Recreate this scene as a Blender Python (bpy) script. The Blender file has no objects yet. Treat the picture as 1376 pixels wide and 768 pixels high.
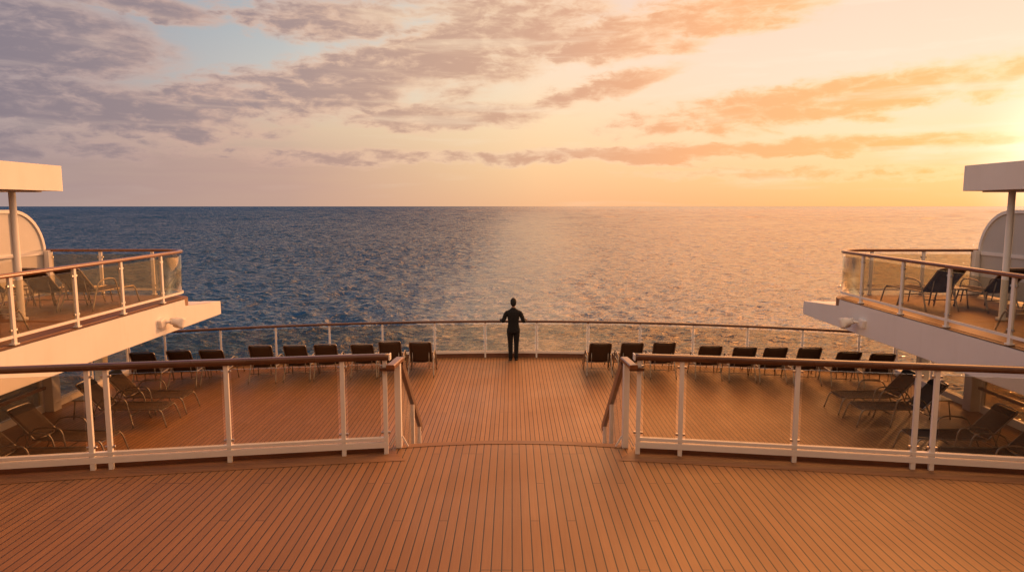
import bpy, bmesh, math, random
import numpy as np
from mathutils import Vector, Matrix
random.seed(7)
rng = np.random.default_rng(11)
R = math.radians
sc = bpy.context.scene
COL = sc.collection

# ------------------------------------------------------------------ camera
H = 4.40          # eye height above the lower deck
F_PX = 925.0
PITCH = math.atan(107 / F_PX)
ZU = 1.74         # upper deck level
cam_d = bpy.data.cameras.new('camera')
cam_d.sensor_width = 36
cam_d.lens = 36 * F_PX / 1376
cam_d.clip_start = 0.1
cam_d.clip_end = 200000
cam = bpy.data.objects.new('camera', cam_d)
COL.objects.link(cam)
cam.location = (0, 0, H)
cam.rotation_euler = (R(90) - PITCH, 0, 0)
sc.camera = cam


def azel(px, py):
    f = Vector((0, math.cos(PITCH), -math.sin(PITCH)))
    u = Vector((0, math.sin(PITCH), math.cos(PITCH)))
    d = f * F_PX + Vector((1, 0, 0)) * (px - 688) + u * (384 - py)
    d.normalize()
    return math.degrees(math.atan2(d.x, d.y)), math.degrees(math.asin(d.z))


def lin(r, g, b):
    def f(c):
        c /= 255
        return c / 12.92 if c <= 0.04045 else ((c + 0.055) / 1.055) ** 2.4
    return (f(r), f(g), f(b), 1)


# ------------------------------------------------------------------ node helpers
class NT:
    def __init__(self, tree):
        self.t = tree
        self.n = tree.nodes
        self.l = tree.links

    def new(self, typ, ins=None, **props):
        nd = self.n.new(typ)
        for k, v in props.items():
            setattr(nd, k, v)
        if ins:
            for k, v in ins.items():
                self.put(nd.inputs[k], v)
        return nd

    def put(self, sock, v):
        if isinstance(v, bpy.types.NodeSocket):
            self.l.new(v, sock)
        elif isinstance(v, bpy.types.Node):
            self.l.new(v.outputs[0], sock)
        else:
            sock.default_value = v

    def m(self, op, a, b=None, c=None, clamp=False):
        nd = self.n.new('ShaderNodeMath')
        nd.operation = op
        nd.use_clamp = clamp
        self.put(nd.inputs[0], a)
        if b is not None:
            self.put(nd.inputs[1], b)
        if c is not None:
            self.put(nd.inputs[2], c)
        return nd.outputs[0]

    def vm(self, op, a, b=None):
        nd = self.n.new('ShaderNodeVectorMath')
        nd.operation = op
        self.put(nd.inputs[0], a)
        if b is not None:
            self.put(nd.inputs[1], b)
        return nd

    def mr(self, v, a, b, c=0.0, d=1.0, smooth=False):
        nd = self.n.new('ShaderNodeMapRange')
        if smooth:
            nd.interpolation_type = 'SMOOTHSTEP'
        nd.clamp = True
        self.put(nd.inputs[0], v)
        for i, x in enumerate((a, b, c, d)):
            self.put(nd.inputs[i + 1], x)
        return nd.outputs[0]

    def mix(self, f, a, b, blend='MIX'):
        nd = self.n.new('ShaderNodeMix')
        nd.data_type = 'RGBA'
        nd.blend_type = blend
        self.put(nd.inputs[0], f)
        self.put(nd.inputs[6], a)
        self.put(nd.inputs[7], b)
        return nd.outputs[2]

    def xyz(self, x, y, z):
        nd = self.n.new('ShaderNodeCombineXYZ')
        for i, v in enumerate((x, y, z)):
            self.put(nd.inputs[i], v)
        return nd.outputs[0]

    def sep(self, v):
        nd = self.n.new('ShaderNodeSeparateXYZ')
        self.put(nd.inputs[0], v)
        return nd.outputs

    def noise(self, vec, scale, detail=4, rough=0.5, dist=0.0, dims='3D'):
        nd = self.n.new('ShaderNodeTexNoise')
        nd.noise_dimensions = dims
        self.put(nd.inputs['Vector'], vec)
        nd.inputs['Scale'].default_value = scale
        nd.inputs['Detail'].default_value = detail
        nd.inputs['Roughness'].default_value = rough
        nd.inputs['Distortion'].default_value = dist
        return nd.outputs['Fac']

    def ramp(self, f, stops, interp='LINEAR'):
        nd = self.n.new('ShaderNodeValToRGB')
        cr = nd.color_ramp
        cr.interpolation = interp
        while len(cr.elements) > 1:
            cr.elements.remove(cr.elements[-1])
        cr.elements[0].position = stops[0][0]
        cr.elements[0].color = stops[0][1]
        for p, c in stops[1:]:
            e = cr.elements.new(p)
            e.color = c
        self.put(nd.inputs[0], f)
        return nd.outputs[0]


def material(name):
    m = bpy.data.materials.new(name)
    m.use_nodes = True
    m.node_tree.nodes.clear()
    nt = NT(m.node_tree)
    out = nt.new('ShaderNodeOutputMaterial')
    return m, nt, out


# ------------------------------------------------------------------ sky
SUN_AZ, SUN_EL = 39.5, 3.2
w = bpy.data.worlds.new('World')
sc.world = w
w.use_nodes = True
w.node_tree.nodes.clear()
nt = NT(w.node_tree)
wout = nt.new('ShaderNodeOutputWorld')
tc = nt.new('ShaderNodeTexCoord')
d = nt.sep(tc.outputs['Generated'])
DEG = 180 / math.pi
az = nt.m('MULTIPLY', nt.m('ARCTAN2', d[0], d[1]), DEG)
el = nt.m('MULTIPLY', nt.m('ARCSINE', d[2], clamp=False), DEG)
el01 = nt.m('DIVIDE', nt.m('MAXIMUM', el, 0.0), 90.0)


def col_ramp(stops):
    return nt.ramp(el01, [(e / 90, lin(*c)) for e, c in stops])


BACK = [(0, (255, 202, 162)), (12, (255, 206, 168)), (30, (250, 202, 168)), (60, (214, 176, 152)), (90, (184, 158, 146))]
cLL = col_ramp([(0, (176, 152, 146)), (5, (168, 148, 146)), (10, (150, 150, 162)), (16, (142, 154, 170)), (22, (50, 94, 156)), (50, (44, 82, 146)), (70, (120, 122, 140)), (90, (184, 158, 146))])
cL = col_ramp([(0, (198, 162, 144)), (3, (200, 166, 148)), (6, (216, 188, 162)), (10, (206, 202, 194)), (16, (172, 183, 190)), (22, (58, 100, 160)), (50, (52, 88, 150)), (70, (124, 126, 142)), (90, (184, 158, 146))])
cC = col_ramp([(0, (243, 188, 140)), (3, (250, 206, 156)), (7, (253, 222, 180)), (11, (249, 226, 198)), (16, (234, 218, 200)), (24, (206, 172, 156)), (50, (150, 138, 150)), (75, (160, 142, 140)), (90, (184, 158, 146))])
cR = col_ramp([(0, (253, 192, 126)), (2, (254, 208, 146)), (5, (255, 229, 184)), (9, (254, 232, 206)), (16, (251, 222, 198)), (30, (253, 196, 132)), (55, (226, 168, 130)), (90, (184, 158, 146))])
cB = nt.mix(1.0, col_ramp(BACK), (1.22, 1.34, 1.36, 1), 'MULTIPLY')
sky = nt.mix(nt.mr(az, -36, -16), cLL, cL)
sky = nt.mix(nt.mr(az, -18, 2), sky, cC)
sky = nt.mix(nt.mr(az, 2, 26), sky, cR)
cDusk = col_ramp([(0, (112, 112, 130)), (6, (98, 108, 136)), (14, (78, 104, 146)), (24, (54, 96, 154)), (50, (50, 86, 146)), (72, (110, 122, 146)), (90, (184, 158, 146))])
sky = nt.mix(nt.mr(az, -39, -52, 0, 1, smooth=True), sky, cDusk)
absaz = nt.m('ABSOLUTE', az)
sky = nt.mix(nt.mr(absaz, 66, 104, smooth=True), sky, cB)

# clouds, in degrees of azimuth / elevation of the real sky
p0 = nt.xyz(nt.m('MULTIPLY', az, 0.10), nt.m('MULTIPLY', el, 0.27), 0.0)
nA = nt.noise(p0, 1.7, 8, 0.60, 0.35)
nB = nt.noise(nt.vm('ADD', p0, (7.3, 2.1, 4.0)).outputs[0], 5.0, 7, 0.62, 0.3)
nC = nt.noise(nt.vm('ADD', nt.xyz(nt.m('MULTIPLY', az, 0.05), nt.m('MULTIPLY', el, 0.5), 0), (1.3, 9.1, 2)).outputs[0], 1.5, 5, 0.55, 0.2)
wa = nt.m('MULTIPLY', nt.m('SUBTRACT', nB, 0.5), 5.0)
wb = nt.m('MULTIPLY', nt.m('SUBTRACT', nA, 0.5), 2.4)
pw = nt.xyz(nt.m('ADD', az, wa), nt.m('ADD', el, wb), 0.0)


def blob(px, py, rx, ry, rot, wt):
    a, e = azel(px, py)
    a2, _ = azel(px + 20, py)
    _, e2 = azel(px, py - 20)
    sx, sy = (a2 - a) / 20, (e2 - e) / 20
    mp = nt.new('ShaderNodeMapping', vector_type='TEXTURE')
    nt.put(mp.inputs['Vector'], pw)
    mp.inputs['Location'].default_value = (a, e, 0)
    mp.inputs['Rotation'].default_value = (0, 0, R(rot))
    mp.inputs['Scale'].default_value = (rx * sx, ry * sy, 1)
    ln = nt.vm('LENGTH', mp.outputs[0]).outputs['Value']
    return nt.mr(ln, 0.35, 1.55, wt * 1.1, 0.0, smooth=True)


def field(lst):
    s = None
    for b in lst:
        v = blob(*b)
        s = v if s is None else nt.m('MAXIMUM', s, v)
    return s


CL = field([
    (50, 55, 190, 62, 0, 1.0), (200, 10, 105, 22, -6, .85), (110, 148, 270, 42, -3, 1.0), (20, 190, 280, 28, 0, .72),
    (250, 175, 180, 16, 0, .6), (335, 125, 150, 34, 8, .8), (475, 108, 190, 44, 14, 1.0), (625, 72, 180, 52, 12, 1.0), (815, 56, 105, 32, 8, 1.0),
    (600, 156, 150, 19, 2, .95), (800, 122, 110, 17, 14, .92), (430, 25, 140, 34, 0, .72), (560, 10, 120, 26, 0, .68), (720, 8, 130, 26, 0, .7),
    (970, 18, 180, 34, 4, .78), (1110, 136, 300, 30, 5, 1.0), (1310, 112, 170, 26, 8, .9), (960, 204, 400, 13, 1, 1.1),
    (900, 62, 60, 14, 0, .66), (1100, 232, 280, 10, 0, .75), (560, 212, 330, 11, 0, .75)])
edge = nt.m('ADD', nt.m('MULTIPLY', nt.m('SUBTRACT', nA, 0.5), 1.7), nt.m('MULTIPLY', nt.m('SUBTRACT', nB, 0.5), 1.1))
# beyond what the named banks cover: loose cloud over the rest of the sky
outside = nt.m('MAXIMUM', nt.mr(el, 17, 24), nt.mr(absaz, 38, 48))
loose = nt.m('MULTIPLY', nt.mr(nA, 0.48, 0.68), nt.m('MULTIPLY', outside, 0.45))
dens = nt.m('ADD', nt.m('MAXIMUM', CL, loose), nt.m('MULTIPLY', edge, nt.mr(nt.m('MAXIMUM', CL, loose), 0.02, 0.3)))
cov = nt.mr(dens, 0.08, 0.84, 0, 1, smooth=True)
core = nt.mr(nt.m('ADD', dens, nt.m('MULTIPLY', nt.m('SUBTRACT', nB, 0.5), 1.3)), 0.34, 1.2, 0, 1, smooth=True)
azr = nt.mr(az, -40, 40)


def azramp(stops):
    return nt.ramp(azr, [((a + 40) / 80, lin(*c)) for a, c in stops])


dark = azramp([(-37, (136, 124, 134)), (-20, (160, 138, 138)), (-8, (194, 156, 138)), (4, (216, 168, 138)), (16, (243, 184, 130)), (30, (250, 192, 122)), (39, (252, 206, 140))])
lit = azramp([(-37, (176, 156, 156)), (-22, (214, 176, 158)), (-8, (240, 200, 168)), (6, (250, 214, 176)), (20, (254, 216, 164)), (36, (255, 226, 170))])
ccol = nt.mix(core, lit, dark)
ccol = nt.mix(nt.m('MULTIPLY', nt.mr(nC, 0.5, 0.68), 0.45), ccol, lit)
sky = nt.mix(nt.m('MULTIPLY', cov, 0.93), sky, ccol)
# low veil of mauve cloud over the left half of the horizon
veil_n = nt.m('MULTIPLY', nt.mr(nC, 0.30, 0.62), nt.mr(az, -2, -26, 0.0, 0.8, smooth=True))
veil = nt.m('MULTIPLY', veil_n, nt.m('MULTIPLY', nt.mr(el, 0.0, 1.5, 0.3, 1), nt.mr(el, 3.0, 5.2, 1, 0, smooth=True)))
sky = nt.mix(veil, sky, azramp([(-37, (160, 140, 142)), (-15, (198, 160, 146)), (0, (238, 190, 152)), (20, (252, 200, 140))]))
# thin bright streaks
strk = nt.m('MULTIPLY', nt.mr(nC, 0.56, 0.72), nt.mr(el, 1.0, 5.0, 0.15, 0.42))
strk = nt.m('MULTIPLY', strk, nt.mr(absaz, 60, 100, 1, 0))
sky = nt.mix(strk, sky, azramp([(-37, (196, 176, 168)), (-15, (238, 212, 182)), (5, (255, 236, 208)), (30, (255, 246, 224))]))
# aureole of the low sun, just outside the picture
sv = Vector((math.sin(R(SUN_AZ)) * math.cos(R(SUN_EL)), math.cos(R(SUN_AZ)) * math.cos(R(SUN_EL)), math.sin(R(SUN_EL))))
dp = nt.vm('DOT_PRODUCT', tc.outputs['Generated'], tuple(sv)).outputs['Value']
ang = nt.m('MULTIPLY', nt.m('ARCCOSINE', nt.m('MINIMUM', dp, 1.0)), DEG)
g1 = nt.m('POWER', nt.mr(ang, 0, 26, 1, 0), 2.2)
g2 = nt.m('POWER', nt.mr(ang, 0, 7.5, 1, 0), 1.9)
g3 = nt.m('MULTIPLY', nt.m('POWER', nt.mr(ang, 0, 75, 1, 0), 1.4), nt.mr(az, 35, 46, 0, 1, smooth=True))
warm_m = nt.m('MULTIPLY', nt.m('MULTIPLY', nt.mr(el, 16, 22, 0, 1, smooth=True), nt.mr(el, 40, 75, 1, 0, smooth=True)), nt.m('MULTIPLY', nt.mr(az, -8, 18, 0, 1, smooth=True), nt.mr(az, 50, 80, 1, 0, smooth=True)))  # added bright warm sky above the view, gilds the water and lifts the deck
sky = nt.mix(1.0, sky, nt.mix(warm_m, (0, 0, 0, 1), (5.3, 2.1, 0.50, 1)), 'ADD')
glow = nt.mix(1.0, nt.mix(g1, (0, 0, 0, 1), (0.06, 0.03, 0.012, 1)), nt.mix(g2, (0, 0, 0, 1), (1.0, 0.88, 0.84, 1)), 'ADD')
glow = nt.mix(1.0, glow, nt.mix(g3, (0, 0, 0, 1), (0.6, 0.24, 0.07, 1)), 'ADD')
sky = nt.mix(1.0, sky, glow, 'ADD')
sky = nt.mix(nt.mr(az, -4, 14, 0, 1, smooth=True), sky, nt.mix(1.0, sky, (1.08, 0.965, 0.95, 1), 'MULTIPLY'))
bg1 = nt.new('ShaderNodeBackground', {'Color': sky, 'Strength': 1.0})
nsk = nt.new('ShaderNodeTexSky', sky_type='NISHITA', sun_disc=False)
nsk.sun_elevation = R(SUN_EL)
nsk.sun_rotation = R(SUN_AZ)
bg2 = nt.new('ShaderNodeBackground', {'Color': nt.mix(1.0, nsk.outputs[0], (0.12, 0.09, 0.07, 1), 'MULTIPLY'), 'Strength': 0.05})
addw = nt.new('ShaderNodeAddShader')
nt.l.new(bg1.outputs[0], addw.inputs[0])
nt.l.new(bg2.outputs[0], addw.inputs[1])
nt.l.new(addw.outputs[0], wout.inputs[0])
w.cycles.sampling_method = 'MANUAL'
w.cycles.sample_map_resolution = 1024

sun_d = bpy.data.lights.new('sun', 'SUN')
sun_d.energy = 2.0
sun_d.color = (1.0, 0.44, 0.17)
sun_d.angle = R(1.2)
sun = bpy.data.objects.new('sun', sun_d)
COL.objects.link(sun)
sun.rotation_euler = sv.to_track_quat('Z', 'Y').to_euler()
sun.location = (30, 30, 20)


# ------------------------------------------------------------------ materials
def pbsdf(nt, out, **ins):
    b = nt.new('ShaderNodeBsdfPrincipled')
    for k, v in ins.items():
        nt.put(b.inputs[k.replace('_', ' ')], v)
    nt.l.new(b.outputs[0], out.inputs[0])
    return b


def mat_planks(name, base, width=0.078, seam=0.0075):
    m, nt, out = material(name)
    tc = nt.new('ShaderNodeTexCoord')
    s = nt.sep(tc.outputs['Object'])
    q = nt.m('DIVIDE', s[0], width)
    idx = nt.m('FLOOR', q)
    fr = nt.m('SUBTRACT', q, idx)
    wn = nt.new('ShaderNodeTexWhiteNoise', noise_dimensions='1D')
    nt.put(wn.inputs['W'], idx)
    rnd = wn.outputs['Value']
    # butt joints: planks of 4.8 m, staggered in thirds
    off = nt.m('MULTIPLY', nt.m('FLOOR', nt.m('MULTIPLY', rnd, 5.99)), 0.8)
    qy = nt.m('DIVIDE', nt.m('ADD', s[1], off), 4.8)
    iy = nt.m('FLOOR', qy)
    fy = nt.m('SUBTRACT', qy, iy)
    wn2 = nt.new('ShaderNodeTexWhiteNoise', noise_dimensions='2D')
    nt.put(wn2.inputs['Vector'], nt.xyz(idx, iy, 0))
    rnd2 = wn2.outputs['Value']
    h = seam / width / 2
    e1 = nt.m('MINIMUM', fr, nt.m('SUBTRACT', 1.0, fr))
    seam_m = nt.mr(e1, h * 0.7, h * 1.3, 1, 0)
    e2 = nt.m('MINIMUM', fy, nt.m('SUBTRACT', 1.0, fy))
    joint = nt.mr(e2, 0.0006, 0.0012, 0.85, 0)
    gap = nt.m('MAXIMUM', seam_m, joint)
    gv = nt.xyz(nt.m('MULTIPLY', s[0], 60.0), nt.m('MULTIPLY', s[1], 2.2), nt.m('MULTIPLY', idx, 3.7))
    grain = nt.noise(gv, 1.0, 5, 0.6, 0.4)
    stain = nt.noise(tc.outputs['Object'], 0.55, 5, 0.6, 0.3)
    fine = nt.noise(tc.outputs['Object'], 9.0, 4, 0.6)
    c = nt.mix(rnd2, tuple(x * 0.85 for x in base[:3]) + (1,), (base[0] * 1.12, base[1] * 1.12, base[2] * 1.10, 1))
    c = nt.mix(nt.mr(grain, 0.3, 0.75, 0, 0.45), c, (base[0] * .62, base[1] * .56, base[2] * .5, 1))
    c = nt.mix(nt.mr(stain, 0.42, 0.72, 0, 0.32), c, (base[0] * .72, base[1] * .68, base[2] * .66, 1))
    c = nt.mix(nt.mr(fine, 0.6, 0.8, 0, 0.25), c, (base[0] * 1.15, base[1] * 1.2, base[2] * 1.25, 1))
    c = nt.mix(gap, c, (0.008, 0.006, 0.005, 1))
    rough = nt.mr(stain, 0.3, 0.7, 0.40, 0.58)
    bp = nt.new('ShaderNodeBump')
    bp.inputs['Strength'].default_value = 0.35
    bp.inputs['Distance'].default_value = 0.004
    nt.put(bp.inputs['Height'], nt.m('SUBTRACT', nt.m('MULTIPLY', grain, 0.3), gap))
    pbsdf(nt, out, Base_Color=c, Roughness=rough, Normal=bp.outputs[0])
    return m


def mat_wood(name, base, rough=0.4, along=1, coat=0.0):
    m, nt, out = material(name)
    tc = nt.new('ShaderNodeTexCoord')
    s = nt.sep(tc.outputs['Object'])
    sx = [26, 26, 26]
    sx[along] = 1.6
    gv = nt.xyz(*[nt.m('MULTIPLY', s[i], float(sx[i])) for i in range(3)])
    g = nt.noise(gv, 1.0, 5, 0.6, 0.5)
    g2 = nt.noise(tc.outputs['Object'], 1.1, 4, 0.55)
    c = nt.mix(nt.mr(g, 0.3, 0.72), base, (base[0] * .5, base[1] * .44, base[2] * .42, 1))
    c = nt.mix(nt.mr(g2, 0.4, 0.7, 0, 0.35), c, (base[0] * 1.35, base[1] * 1.4, base[2] * 1.4, 1))
    b = pbsdf(nt, out, Base_Color=c, Roughness=nt.mr(g2, 0.3, 0.7, rough * .85, rough * 1.2))
    b.inputs['Coat Weight'].default_value = coat
    b.inputs['Coat Roughness'].default_value = 0.12
    return m


def mat_paint(name, base, rough=0.38, dirt=0.25):
    m, nt, out = material(name)
    tc = nt.new('ShaderNodeTexCoord')
    n1 = nt.noise(tc.outputs['Object'], 0.8, 5, 0.6)
    s = nt.sep(tc.outputs['Object'])
    n2 = nt.noise(nt.xyz(nt.m('MULTIPLY', s[0], 5), nt.m('MULTIPLY', s[1], 5), nt.m('MULTIPLY', s[2], .5)), 1.0, 4, 0.65)
    f = nt.m('MULTIPLY', nt.m('ADD', nt.mr(n1, .45, .75), nt.mr(n2, .52, .8)), dirt)
    c = nt.mix(f, base, (base[0] * .80, base[1] * .76, base[2] * .70, 1))
    bp = nt.new('ShaderNodeBump')
    bp.inputs['Strength'].default_value = 0.08
    bp.inputs['Distance'].default_value = 0.02
    nt.put(bp.inputs['Height'], nt.noise(tc.outputs['Object'], 1.6, 2, 0.5))
    b = pbsdf(nt, out, Base_Color=c, Roughness=nt.mr(n1, .3, .7, rough * 1.4, rough * 1.8), Normal=bp.outputs[0])
    b.inputs['Specular IOR Level'].default_value = 0.25
    return m


def mat_glass(name, tint, refl=1.0, smear=0.03):
    m, nt, out = material(name)
    tc = nt.new('ShaderNodeTexCoord')
    tr = nt.new('ShaderNodeBsdfTransparent', {'Color': tint})
    gl = nt.new('ShaderNodeBsdfGlossy', {'Color': (1, 1, 1, 1), 'Roughness': 0.015})
    df = nt.new('ShaderNodeBsdfDiffuse', {'Color': (0.6, 0.56, 0.5, 1)})
    ge = nt.new('ShaderNodeNewGeometry')
    cosi = nt.m('ABSOLUTE', nt.vm('DOT_PRODUCT', ge.outputs['Normal'], ge.outputs['Incoming']).outputs['Value'])
    fr = nt.m('ADD', nt.m('MULTIPLY', nt.m('POWER', nt.m('SUBTRACT', 1.0, cosi), 5.0), 0.96), 0.04)
    n = nt.noise(tc.outputs['Object'], 2.3, 5, 0.65)
    mx = nt.new('ShaderNodeMixShader')
    nt.put(mx.inputs[0], nt.mr(n, 0.45, 0.8, smear * .3, smear * 2))
    nt.l.new(tr.outputs[0], mx.inputs[1])
    nt.l.new(df.outputs[0], mx.inputs[2])
    mx2 = nt.new('ShaderNodeMixShader')
    nt.put(mx2.inputs[0], nt.m('MULTIPLY', fr, refl, clamp=True))
    nt.l.new(mx.outputs[0], mx2.inputs[1])
    nt.l.new(gl.outputs[0], mx2.inputs[2])
    nt.l.new(mx2.outputs[0], out.inputs[0])
    return m


def mat_plain(name, base, rough=0.5, metal=0.0, nscale=20.0, var=0.25, bump=0.0):
    m, nt, out = material(name)
    tc = nt.new('ShaderNodeTexCoord')
    n = nt.noise(tc.outputs['Object'], nscale, 4, 0.6)
    c = nt.mix(nt.mr(n, .35, .7, 0, 1), base, tuple(x * (1 - var) for x in base[:3]) + (1,))
    b = pbsdf(nt, out, Base_Color=c, Roughness=nt.mr(n, .3, .7, rough * .85, rough * 1.15), Metallic=metal)
    if bump:
        bp = nt.new('ShaderNodeBump')
        bp.inputs['Strength'].default_value = bump
        bp.inputs['Distance'].default_value = 0.003
        nt.put(bp.inputs['Height'], n)
        nt.l.new(bp.outputs[0], b.inputs['Normal'])
    return m


def mat_sling(name, base):
    m, nt, out = material(name)
    tc = nt.new('ShaderNodeTexCoord')
    s = nt.sep(tc.outputs['Object'])
    wv = nt.m('MULTIPLY', nt.m('SINE', nt.m('MULTIPLY', s[0], 700.0)), nt.m('SINE', nt.m('MULTIPLY', nt.m('ADD', s[1], s[2]), 700.0)))
    n = nt.noise(tc.outputs['Object'], 5.0, 4, 0.6)
    c = nt.mix(nt.mr(wv, -1, 1, 0, .5), base, tuple(x * 1.8 for x in base[:3]) + (1,))
    c = nt.mix(nt.mr(n, .4, .7, 0, .4), c, tuple(x * 1.5 for x in base[:3]) + (1,))
    b = pbsdf(nt, out, Base_Color=c, Roughness=0.75)
    b.inputs['Specular IOR Level'].default_value = 0.2
    return m


M = {}
TEAK = (0.285, 0.142, 0.052, 1)
M['deck'] = mat_planks('teak_planks', TEAK, 0.078, 0.0095)
M['deck_low'] = mat_planks('teak_planks_lower', (0.345, 0.174, 0.071, 1), 0.088, 0.013)
M['margin'] = mat_wood('teak_margin', (0.27, 0.135, 0.058, 1), 0.55, 0)
M['rail'] = mat_wood('varnished_rail', (0.125, 0.052, 0.025, 1), 0.28, 0, 0.35)
M['rail_y'] = mat_wood('varnished_rail_fore_aft', (0.24, 0.092, 0.036, 1), 0.28, 1, 0.35)
M['white'] = mat_paint('white_paint', (0.76, 0.74, 0.72, 1))
M['post'] = mat_paint('post_paint', (0.80, 0.77, 0.73, 1), 0.32, 0.3)
M['coaming'] = mat_plain('brown_coaming', (0.20, 0.085, 0.045, 1), 0.55, 0, 3.0, .3)
M['rail_dark'] = mat_wood('dark_rail_fore_aft', (0.10, 0.035, 0.016, 1), 0.35, 1, 0.2)
M['glass'] = mat_glass('clear_glass', (0.89, 0.86, 0.79, 1), 0.9)
M['glass_tint'] = mat_glass('bronze_glass', (0.88, 0.83, 0.71, 1), 1.0, 0.03)
M['glass_screen'] = mat_glass('smoked_glass', (0.55, 0.46, 0.33, 1), 1.2, 0.06)
M['sling'] = mat_sling('dark_sling', (0.056, 0.036, 0.023, 1))
M['sling_dark'] = mat_sling('headrest_band', (0.012, 0.010, 0.009, 1))
M['frame'] = mat_plain('bronze_aluminium', (0.36, 0.31, 0.26, 1), 0.34, 0.75, 12, .3)
M['steel'] = mat_plain('steel_fitting', (0.6, 0.57, 0.53, 1), 0.3, 0.9, 30, .2)
M['tabletop'] = mat_plain('table_plastic', (0.55, 0.5, 0.44, 1), 0.4, 0, 20, .15)
M['suit'] = mat_plain('black_suit', (0.004, 0.004, 0.005, 1), 0.9, 0, 60, .3, .15)
M['shoe'] = mat_plain('black_leather', (0.012, 0.010, 0.010, 1), 0.35, 0, 30, .3)
M['skin'] = mat_plain('skin', (0.42, 0.22, 0.15, 1), 0.5, 0, 40, .12)
M['hair'] = mat_plain('black_hair', (0.006, 0.005, 0.004, 1), 0.85, 0, 120, .4, .5)
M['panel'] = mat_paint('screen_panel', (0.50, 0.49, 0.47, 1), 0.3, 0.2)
M['lens'] = mat_plain('lamp_lens', (0.25, 0.22, 0.2, 1), 0.2, 0, 20, .2)
M['hull'] = mat_paint('hull_paint', (0.78, 0.77, 0.75, 1))


# ------------------------------------------------------------------ mesh helpers
class MB:
    def __init__(self):
        self.bm = bmesh.new()

    def poly_prism(self, pts, z0, z1):
        """pts counter-clockwise seen from above"""
        lo = [self.bm.verts.new((p[0], p[1], z0)) for p in pts]
        hi = [self.bm.verts.new((p[0], p[1], z1)) for p in pts]
        n = len(pts)
        self.bm.faces.new(hi)
        self.bm.faces.new(list(reversed(lo)))
        for i in range(n):
            j = (i + 1) % n
            self.bm.faces.new((lo[i], lo[j], hi[j], hi[i]))
        return self

    def box(self, c, s, mat=None, bev=0.0):
        r = bmesh.ops.create_cube(self.bm, size=1.0)
        vs = r['verts']
        for v in vs:
            v.co = Vector((v.co.x * s[0], v.co.y * s[1], v.co.z * s[2]))
        if bev:
            es = list({e for v in vs for e in v.link_edges})
            rb = bmesh.ops.bevel(self.bm, geom=es, offset=bev, segments=2, affect='EDGES', profile=0.6)
            vs = list({v for f in rb['faces'] for v in f.verts} | {v for v in vs if v.is_valid})
        for v in vs:
            co = v.co
            if mat is not None:
                co = mat @ co
            v.co = co + Vector(c)
        return self

    def bar(self, a, b, wx, wz, bev=0.0):
        """box from a to b, wx wide sideways, wz tall"""
        a, b = Vector(a), Vector(b)
        d = b - a
        L = d.length
        y = d.normalized()
        up = Vector((0, 0, 1)) if abs(y.z) < 0.98 else Vector((0, 1, 0))
        x = y.cross(up).normalized()
        z = x.cross(y)
        m = Matrix((x, y, z)).transposed()
        return self.box((a + b) / 2, (wx, L, wz), m, bev)

    def sweep(self, path, prof, closed_prof=True, up=Vector((0, 0, 1)), smooth=True, cap=True):
        """profile (side, up) swept along path with a fixed up"""
        P = [Vector(p) for p in path]
        n = len(P)
        rings = []
        for i in range(n):
            if i == 0:
                t = P[1] - P[0]
            elif i == n - 1:
                t = P[-1] - P[-2]
            else:
                t = (P[i + 1] - P[i]).normalized() + (P[i] - P[i - 1]).normalized()
            t.normalize()
            s = t.cross(up).normalized()
            u = s.cross(t)
            k = 1.0
            if 0 < i < n - 1:
                k = 1 / max(0.5, math.sqrt((1 + (P[i + 1] - P[i]).normalized().dot((P[i] - P[i - 1]).normalized())) / 2))
            rings.append([self.bm.verts.new(P[i] + s * a * k + u * b) for a, b in prof])
        self._skin(rings, cap, smooth)
        return self

    def tube(self, path, r, n=8, cap=True):
        P = [Vector(p) for p in path]
        rad = r if isinstance(r, (list, tuple)) else [r] * len(P)
        t0 = (P[1] - P[0]).normalized()
        ref = Vector((0, 0, 1)) if abs(t0.z) < 0.9 else Vector((1, 0, 0))
        s = t0.cross(ref).normalized()
        rings = []
        for i in range(len(P)):
            if i == 0:
                t = P[1] - P[0]
            elif i == len(P) - 1:
                t = P[-1] - P[-2]
            else:
                t = (P[i + 1] - P[i]).normalized() + (P[i] - P[i - 1]).normalized()
            t.normalize()
            s = (s - t * s.dot(t)).normalized()
            u = t.cross(s)
            rings.append([self.bm.verts.new(P[i] + (s * math.cos(a) + u * math.sin(a)) * rad[i]) for a in [2 * math.pi * k / n for k in range(n)]])
        self._skin(rings, cap, True)
        return self

    def loft(self, rings_co, cap=True, smooth=True):
        rings = [[self.bm.verts.new(c) for c in r] for r in rings_co]
        self._skin(rings, cap, smooth)
        return self

    def _skin(self, rings, cap, smooth):
        for a, b in zip(rings, rings[1:]):
            n = len(a)
            for i in range(n):
                j = (i + 1) % n
                f = self.bm.faces.new((a[i], a[j], b[j], b[i]))
                f.smooth = smooth
        if cap:
            self.bm.faces.new(list(reversed(rings[0])))
            self.bm.faces.new(rings[-1])

    def mirror_x(self):
        for v in self.bm.verts:
            v.co.x = -v.co.x
        bmesh.ops.reverse_faces(self.bm, faces=self.bm.faces[:])
        return self

    def build(self, name, mat, parent=None):
        bmesh.ops.recalc_face_normals(self.bm, faces=self.bm.faces[:])
        me = bpy.data.meshes.new(name)
        self.bm.to_mesh(me)
        self.bm.free()
        me.materials.append(mat)
        o = bpy.data.objects.new(name, me)
        COL.objects.link(o)
        if parent is not None:
            o.parent = parent
            o.matrix_parent_inverse = Matrix.Translation(parent.location).inverted() if parent.location.length and parent.parent is None and not parent.get('local') else Matrix()
        return o


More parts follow.
